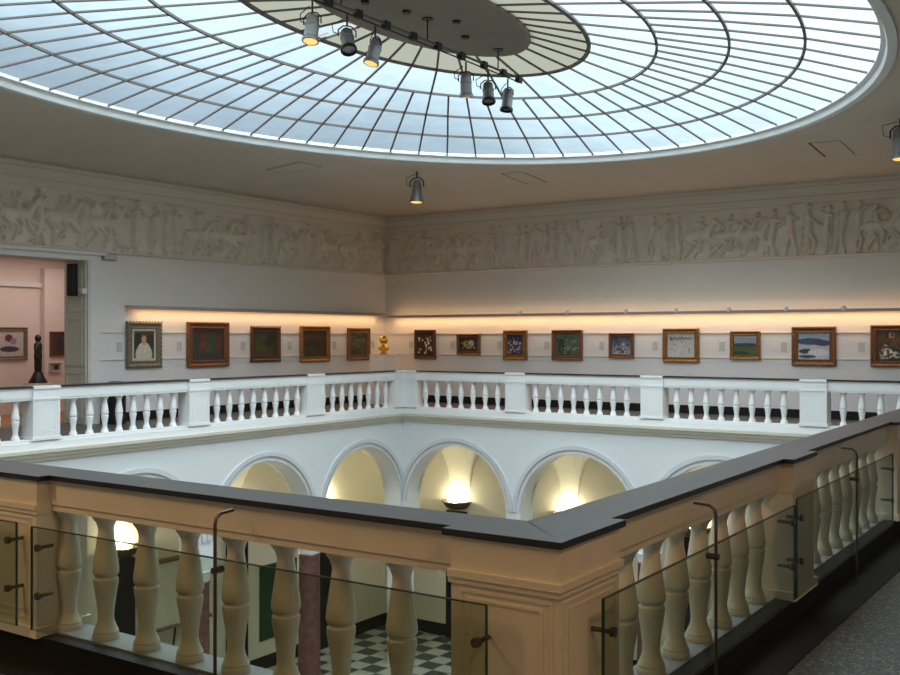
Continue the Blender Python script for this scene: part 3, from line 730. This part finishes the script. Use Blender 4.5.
# ------------------------------------------------------------ paintings
def art_canvas(name, f, w, h, paint, parent, nx=46, ny=38):
    bm = bmesh.new(); lay = bm.loops.layers.float_color.new('paint'); rng = random.Random(hash_(paint['seed']))
    blobs = paint['blobs']
    def col(u, v):
        c = np.array(paint['bot']) * (1 - v) + np.array(paint['top']) * v   # ground
        for (x, y, rx, ry, cc) in blobs:
            d = ((u - x) / rx) ** 2 + ((v - y) / ry) ** 2
            if d < 1: a = min(1, (1 - d) * 4); c = c * (1 - a) + np.array(cc) * a
        return c
    V = [[bm.verts.new(f(-w / 2 + w * i / nx, -h / 2 + h * j / ny)) for j in range(ny + 1)] for i in range(nx + 1)]
    nse = paint.get('noise', .26)
    for i in range(nx):
        for j in range(ny):
            fc = bm.faces.new((V[i][j], V[i + 1][j], V[i + 1][j + 1], V[i][j + 1])); c = col((i + .5) / nx, (j + .5) / ny) * (1 + rng.uniform(-nse, nse)); c = c * (.66 if c.mean() < .2 else .98)
            for l in fc.loops: l[lay] = (*[float(min(1, max(0, k))) for k in c], 1)
    me = bpy.data.meshes.new(name); bm.to_mesh(me); bm.free(); me.materials.append(M['painted_canvas'])
    o = bpy.data.objects.new(name, me); COL.objects.link(o); o.parent = parent; return o
def hash_(s): return sum(ord(c) * (i + 1) for i, c in enumerate(s))
def painting(label, wall, c, z0, z1, w, frame, fw, paint, mount=0, group='framed paintings on the display walls', wy=None, ornate=False):
    """wall 'L': hangs on y = wall plane; 'R': hangs on x = wall plane"""
    h = z1 - z0; zc = (z0 + z1) / 2
    if wall == 'L':
        y = wy if wy else YW - .030; loc = (c, y, zc); F = lambda a, d, z: (a, -d, z)
    else:
        loc = (XW - .030, c, zc); F = lambda a, d, z: (-d, -a, z)
    t = thing('framed_painting', label, 'painting', loc, group)
    prof = [(0, 0), (0, .035), (fw * .12, .055), (fw * .30, .052), (fw * .45, .036), (fw * .65, .032), (fw * .85, .040), (fw * .92, .040), (fw, .018), (fw, 0)]
    b = MB(F); rings = []
    for ins, d in prof:
        rings.append([b.v(sx * (w / 2 - ins), d, sz * (h / 2 - ins)) for sx, sz in ((-1, -1), (1, -1), (1, 1), (-1, 1))])
    for A, B in zip(rings[:-1], rings[1:]):
        for i in range(4): b.bm.faces.new((A[i], A[(i + 1) % 4], B[(i + 1) % 4], B[i]))
    if ornate:
        n = int(w / .07)
        for i in range(n + 1):
            x = -w / 2 + w * i / n
            for z in (-h / 2, h / 2): b.lathe([(.004, -.02), (.017, -.012), (.017, .012), (.004, .02)], (x, .03, z), 8)
        n = int(h / .07)
        for i in range(n + 1):
            z = -h / 2 + h * i / n
            for x in (-w / 2, w / 2): b.lathe([(.004, -.02), (.017, -.012), (.017, .012), (.004, .02)], (x, .03, z), 8)
    b.build('frame', frame, t, smooth=False)
    iw, ih = w - 2 * fw, h - 2 * fw
    if mount:
        b = MB(F); m = mount
        b.box(-iw / 2, iw / 2, .010, .016, ih / 2 - m, ih / 2).box(-iw / 2, iw / 2, .010, .016, -ih / 2, -ih / 2 + m).box(-iw / 2, -iw / 2 + m, .010, .016, -ih / 2 + m, ih / 2 - m).box(iw / 2 - m, iw / 2, .010, .016, -ih / 2 + m, ih / 2 - m)
        b.build('mount', 'mount', t)
    art_canvas('canvas', lambda a, z: F(a, .012, z), iw - mount * 1.9, ih - mount * 1.9, paint, t)
    return t
rg = random.Random(5)
def scatter(n, cols, r0, r1, x0=.08, x1=.92, y0=.1, y1=.9):
    return [(rg.uniform(x0, x1), rg.uniform(y0, y1), rg.uniform(r0, r1), rg.uniform(r0, r1) * 1.1, rg.choice(cols)) for _ in range(n)]
P = {}
P['portrait'] = dict(seed='a', top=(.16, .08, .03), bot=(.05, .035, .025), blobs=[(.22, .55, .22, .4, (.04, .03, .04)), (.82, .5, .2, .4, (.045, .035, .03)), (.5, .15, .44, .40, (.55, .50, .42)), (.5, .40, .30, .20, (.58, .52, .44)), (.5, .74, .17, .20, (.14, .06, .03)), (.5, .58, .08, .12, (.46, .30, .20)), (.5, .70, .12, .15, (.50, .32, .20))])
P['parrot'] = dict(seed='b', top=(.10, .035, .02), bot=(.05, .06, .07), blobs=[(.2, .5, .2, .3, (.03, .07, .06)), (.60, .55, .15, .34, (.01, .13, .05)), (.38, .42, .17, .22, (.22, .05, .03)), (.80, .40, .12, .2, (.16, .05, .02)), (.48, .80, .2, .08, (.12, .05, .02))] + scatter(30, [(.05, .07, .04), (.16, .05, .03), (.03, .05, .06)], .03, .07))
P['dusk'] = dict(seed='c', top=(.10, .09, .05), bot=(.04, .07, .02), blobs=[(.6, .5, .3, .16, (.02, .03, .012)), (.3, .35, .3, .15, (.07, .10, .02)), (.75, .75, .2, .2, (.03, .025, .015)), (.4, .08, .5, .09, (.14, .05, .02))])
P['umber'] = dict(seed='d', top=(.10, .035, .02), bot=(.035, .02, .015), blobs=[(.5, .5, .42, .22, (.03, .018, .013)), (.3, .3, .2, .1, (.07, .04, .02)), (.5, .82, .5, .12, (.12, .04, .02))])
P['wood'] = dict(seed='e', top=(.10, .11, .07), bot=(.05, .05, .025), blobs=scatter(70, [(.03, .035, .02), (.14, .14, .09), (.06, .08, .03)], .03, .09))
P['blossom'] = dict(seed='f', top=(.035, .010, .010), bot=(.045, .012, .010), noise=.3, blobs=scatter(26, [(.62, .58, .55), (.45, .35, .30)], .03, .075))
P['yellowflower'] = dict(seed='g', top=(.05, .03, .02), bot=(.04, .02, .02), blobs=[(.30, .55, .14, .22, (.45, .34, .06)), (.65, .6, .17, .24, (.55, .50, .42)), (.5, .3, .2, .14, (.30, .22, .16))] + scatter(22, [(.30, .24, .18), (.08, .10, .04), (.45, .4, .32)], .03, .07))
P['mosaic'] = dict(seed='h', top=(.05, .05, .09), bot=(.04, .04, .08), blobs=scatter(95, [(.42, .42, .46), (.03, .03, .06), (.08, .11, .25), (.25, .12, .08)], .03, .07))
P['river'] = dict(seed='i', top=(.15, .18, .12), bot=(.10, .14, .09), blobs=[(.25, .45, .16, .35, (.04, .05, .03)), (.7, .35, .3, .1, (.22, .25, .18))] + scatter(50, [(.06, .08, .05), (.20, .23, .15), (.10, .14, .08)], .02, .08))
P['bluefig'] = dict(seed='j', top=(.10, .11, .17), bot=(.30, .30, .32), blobs=scatter(50, [(.42, .42, .44), (.06, .07, .14), (.20, .16, .16)], .03, .09))
P['snow'] = dict(seed='k', top=(.42, .42, .40), bot=(.52, .51, .49), noise=.12, blobs=[(.5, .78, .5, .06, (.22, .22, .24))] + scatter(30, [(.16, .15, .16), (.60, .58, .56), (.30, .28, .26)], .015, .05))
P['meadow'] = dict(seed='l', top=(.38, .40, .42), bot=(.06, .12, .03), blobs=[(.5, .50, .7, .12, (.06, .07, .10)), (.5, .80, .5, .10, (.30, .31, .36)), (.5, .30, .6, .12, (.09, .15, .04)), (.3, .12, .4, .1, (.05, .07, .02))])
P['fjord'] = dict(seed='m', top=(.34, .37, .44), bot=(.48, .50, .54), blobs=[(.4, .68, .5, .14, (.07, .10, .20)), (.8, .62, .3, .12, (.06, .08, .16)), (.25, .30, .25, .10, (.05, .06, .12)), (.65, .25, .35, .16, (.58, .60, .62)), (.3, .1, .3, .07, (.09, .10, .16))])
P['swans'] = dict(seed='n', top=(.16, .06, .02), bot=(.05, .03, .02), blobs=[(.3, .25, .22, .18, (.62, .60, .56)), (.62, .22, .14, .12, (.55, .52, .48)), (.45, .85, .12, .10, (.50, .22, .08))] + scatter(34, [(.20, .09, .03), (.03, .03, .02), (.30, .26, .22), (.08, .10, .04)], .03, .08))
P['vase'] = dict(seed='o', top=(.52, .46, .42), bot=(.45, .38, .36), blobs=[(.42, .72, .16, .16, (.22, .03, .06)), (.6, .6, .14, .14, (.25, .20, .34)), (.45, .28, .4, .12, (.08, .06, .10)), (.5, .1, .4, .07, (.5, .45, .46))])
P['plain'] = dict(seed='p', top=(.14, .06, .04), bot=(.10, .05, .04), blobs=[(.65, .5, .3, .35, (.05, .04, .07))])
P['note'] = dict(seed='q', top=(.3, .3, .26), bot=(.3, .3, .26), blobs=[(.68, .5, .28, .4, (.01, .03, .02))])
painting('portrait of a figure in white with pale ornate frame, left end of the row', 'L', 9.55, 1.08, 1.90, .78, 'pale_frame', .12, P['portrait'], .045, ornate=True)
painting('largest dark square painting with green and red shapes in brown frame', 'L', 11.095, 1.05, 1.92, 1.07, 'brown_frame', .13, P['parrot'])
painting('small dark green landscape in brown frame, between two larger paintings on the left wall', 'L', 12.66, 1.13, 1.84, .84, 'dark_frame', .11, P['dusk'], ornate=True)
painting('dark brown painting in bright gold frame on the left wall', 'L', 14.185, 1.09, 1.87, .96, 'gold_frame', .11, P['umber'])
painting('grey green woodland painting in brown frame, left of the golden bust', 'L', 15.685, 1.10, 1.84, .80, 'brown_frame', .12, P['wood'])
painting('white blossoms on near black ground in dark red frame, right of the corner', 'R', 12.545, 1.12, 1.80, .60, 'dark_frame', .075, P['blossom'])
painting('small wide painting of yellow and white flowers in brown frame', 'R', 11.335, 1.22, 1.70, .63, 'brown_frame', .085, P['yellowflower'])
painting('upright painting of blue, white and black dabs in golden brown frame', 'R', 10.11, 1.13, 1.78, .61, 'gold_frame', .11, P['mosaic'])
painting('grey green river landscape in brown frame', 'R', 8.825, 1.14, 1.78, .73, 'brown_frame', .08, P['river'])
painting('small blue grey and white painting in golden brown frame', 'R', 7.57, 1.20, 1.71, .56, 'brown_frame', .075, P['bluefig'])
painting('white snow scene in wide brown and gold frame', 'R', 6.285, 1.13, 1.80, .76, 'gold_frame', .10, P['snow'])
painting('small green meadow under pale sky in golden brown frame', 'R', 4.99, 1.20, 1.74, .59, 'gold_frame', .08, P['meadow'])
painting('snowy shore with blue hills in wide brown frame', 'R', 3.705, 1.10, 1.82, .80, 'brown_frame', .12, P['fjord'])
painting('white birds on dark water in brown frame, cut by the right edge', 'R', 2.33, 1.10, 1.84, .76, 'brown_frame', .10, P['swans'])
painting('flowers in a vase on pink wall, seen through the doorway at the left edge', 'L', 8.965, 1.18, 1.82, .70, 'pale_frame', .075, P['vase'], wy=RY1, group='pictures in the side room')
painting('small brown picture on pink wall, right of the dark sculpture', 'L', 9.90, 1.24, 1.74, .34, 'brown_frame', .04, P['plain'], wy=RY1 - .14, group='pictures in the side room')
painting('tiny pale picture with dark patch, below the small brown picture', 'L', 9.84, .92, 1.11, .26, 'mount', .03, P['note'], wy=RY1 - .14, group='pictures in the side room')
# caption cards
CARDS_L = [(9.034, 'left of the portrait in white'), (10.40, 'between the portrait and the largest dark painting'), (12.05, 'left of the small dark green landscape'), (13.42, 'left of the gold framed dark painting'), (14.87, 'left of the grey green woodland painting'), (16.25, 'between the woodland painting and the golden bust')]
CARDS_R = [(12.97, 'left of the white blossoms painting'), (11.80, 'left of the small yellow flower painting'), (10.53, 'left of the blue and white dabbed painting'), (9.34, 'left of the grey green river landscape'), (8.03, 'left of the small blue grey painting'), (6.84, 'left of the white snow scene'), (5.46, 'left of the small green meadow painting'), (4.26, 'left of the snowy shore painting'), (2.87, 'left of the white birds painting')]
for x, w in CARDS_L: tag(MB().box(-.055, .055, -.006, 0, -.085, .085).build('caption_card', 'card', loc=(x, YW - .012, 1.45)), 'small grey caption card ' + w, 'caption card', 'caption cards beside the paintings')
for y, w in CARDS_R: tag(MB().box(-.006, 0, -.055, .055, -.085, .085).build('caption_card', 'card', loc=(XW - .012, y, 1.45)), 'small grey caption card ' + w, 'caption card', 'caption cards beside the paintings')

# picture light rails
t = thing('picture_light_rail', 'long thin light rail glowing warm above the paintings on the left wall', 'light rail', (12.84, YW, 2.15))
MB().box(-3.70, 3.63, -.20, -.185, -.02, .035).box(-3.70, 3.63, -.20, 0, .035, .045).build('fascia', 'fascia_grey', t)
for x in (-3.4, -1.7, 0, 1.7, 3.4): MB().box(x - .01, x + .01, -.185, 0, .0, .035).build('bracket', 'panel_white', t)
MB().tube([(-3.55, -.06, .02), (3.55, -.06, .02)], .013, 8).build('tube', 'tube_glow', t, smooth=True)['label'] = 'glowing warm tube'
t = thing('picture_light_rail', 'long thin light rail glowing warm above the paintings on the right wall', 'light rail', (XW, 7.3, 2.11))
MB().box(-.20, -.185, -6.25, 6.25, -.025, .03).build('fascia', 'fascia_grey', t)
for y in (-6, -4, -2, 0, 2, 4, 6): MB().box(-.185, 0, y - .01, y + .01, -.01, .01).build('bracket', 'panel_white', t)
MB().tube([(-.07, -6.2, .005), (-.07, 6.2, .005)], .013, 8).build('tube', 'tube_glow', t, smooth=True)['label'] = 'glowing warm tube'
for y in [q - 7.3 for q in (3.14, 4.17, 5.26, 6.33, 7.41, 8.75, 9.9)]:
    MB().lathe([(.02, 0), (.045, .01), (.05, .05), (.035, .085), (.01, .095)], (-.17, y, -.005), 12).build('lamp_head', 'white_plastic', t, smooth=True)
t2 = None

# ------------------------------------------------------------ small things on the gallery
# golden bust on white plinth
o = MB().box(-.24, .24, -.22, .22, FZ, 1.215).box(-.25, .25, -.23, .23, 1.215, 1.235).build('display_plinth', 'panel_white', loc=(15.66, 12.95, 0)); tag(o, 'tall white display plinth under the golden bust in the far corner', 'plinth')
t = thing('bust', 'small golden bust on the white plinth in the far corner', 'sculpture', (15.66, 12.95, 1.235))
MB().lathe([(.085, 0), (.085, .03), (.06, .04), (.05, .06), (.06, .075)], n=16).build('base', 'gold', t, smooth=True)
b = MB().lathe([(.02, .05), (.09, .07), (.15, .11), (.155, .15), (.12, .19), (.075, .215), (.06, .24), (.07, .27)], n=20, sx=1.0, sy=.62)
b.lathe([(.03, .23), (.07, .255), (.088, .29), (.092, .33), (.085, .365), (.055, .395), (.01, .405)], n=18, sx=.92, sy=1.0)
b.lathe([(.004, .295), (.016, .30), (.012, .325), (.004, .34)], (-.06, -.06, 0), 6)
b.build('head', 'gold', t, smooth='all')
MB().lathe([(.05, .30), (.098, .33), (.10, .365), (.075, .40), (.03, .42), (.005, .425)], (.012, .012, 0), 14, sx=.95, sy=.95).lathe([(.004, .25), (.03, .27), (.03, .31), (.004, .33)], (.085, .03, 0), 8).build('hair', 'gold', t, smooth='all')
# dark column figure in the side room
o = MB().box(-.2, .2, -.2, .2, FZ, .74).build('display_plinth', 'panel_white', loc=(9.165, 16.35, 0)); tag(o, 'white display plinth under the dark figure in the side room', 'plinth')
t = thing('sculpture', 'slender dark carved figure on flared base in front of the pink wall', 'sculpture', (9.165, 16.35, .74))
MB().lathe([(.18, 0), (.175, .03), (.12, .12), (.085, .20), (.075, .22)], n=16).build('base', 'sculpture_dark', t, smooth=True)
b = MB().lathe([(.06, .20), (.075, .30), (.068, .42), (.078, .52), (.07, .60), (.078, .68), (.074, .75), (.045, .79), (.035, .80), (.058, .83), (.062, .88), (.045, .92), (.01, .94)], n=14)
b.build('figure', 'sculpture_dark', t, smooth='all')
MB().tube([(-.05, -.05, .74), (-.085, -.04, .62), (-.07, -.08, .50), (0, -.085, .46)], .018, 8).build('arm', 'sculpture_dark', t, smooth='all')
# black stool-like bin behind the left balusters
t = thing('waste_bin', 'tall black bin standing behind the white balusters right of the doorway', 'bin', (8.72, 13.42, FZ))
MB().lathe([(.155, 0), (.16, .02), (.165, .66), (.15, .67)], n=24).build('body', 'black_matte', t, smooth=True)
MB().lathe([(.172, .66), (.175, .67), (.175, .70), (.12, .735), (.01, .74)], n=24).build('lid', 'black_matte', t, smooth=True)
# loudspeaker and sensor on the door reveal, emergency light
t = thing('loudspeaker', 'narrow black loudspeaker high on the green door reveal', 'loudspeaker', (DX1 - .03, 14.03, 2.62))
MB().box(-.12, 0, -.075, .075, -.28, .28).build('cabinet', 'black_matte', t, bevel=.008)
MB().box(-.128, -.12, -.06, .06, -.25, .25).build('grille', 'dark_metal', t)
t = thing('sensor', 'small white motion sensor below the black loudspeaker', 'sensor', (DX1 - .02, 13.76, 2.42))
MB().box(-.10, 0, -.06, .06, -.05, .05).build('housing', 'white_plastic', t, bevel=.015)
MB().lathe([(.035, -.03), (.045, 0), (.035, .03)], (-.10, 0, 0), 12).build('lens', 'grey_plastic', t, smooth=True)
t = thing('emergency_light', 'small grey oblong emergency light above the right door frame', 'emergency light', (8.81, YW, 3.04))
MB().box(-.15, .15, -.05, 0, -.065, .065).build('housing', 'grey_plastic', t, bevel=.02)
MB().box(-.12, .12, -.056, -.05, -.04, .04).build('lens', 'card', t)
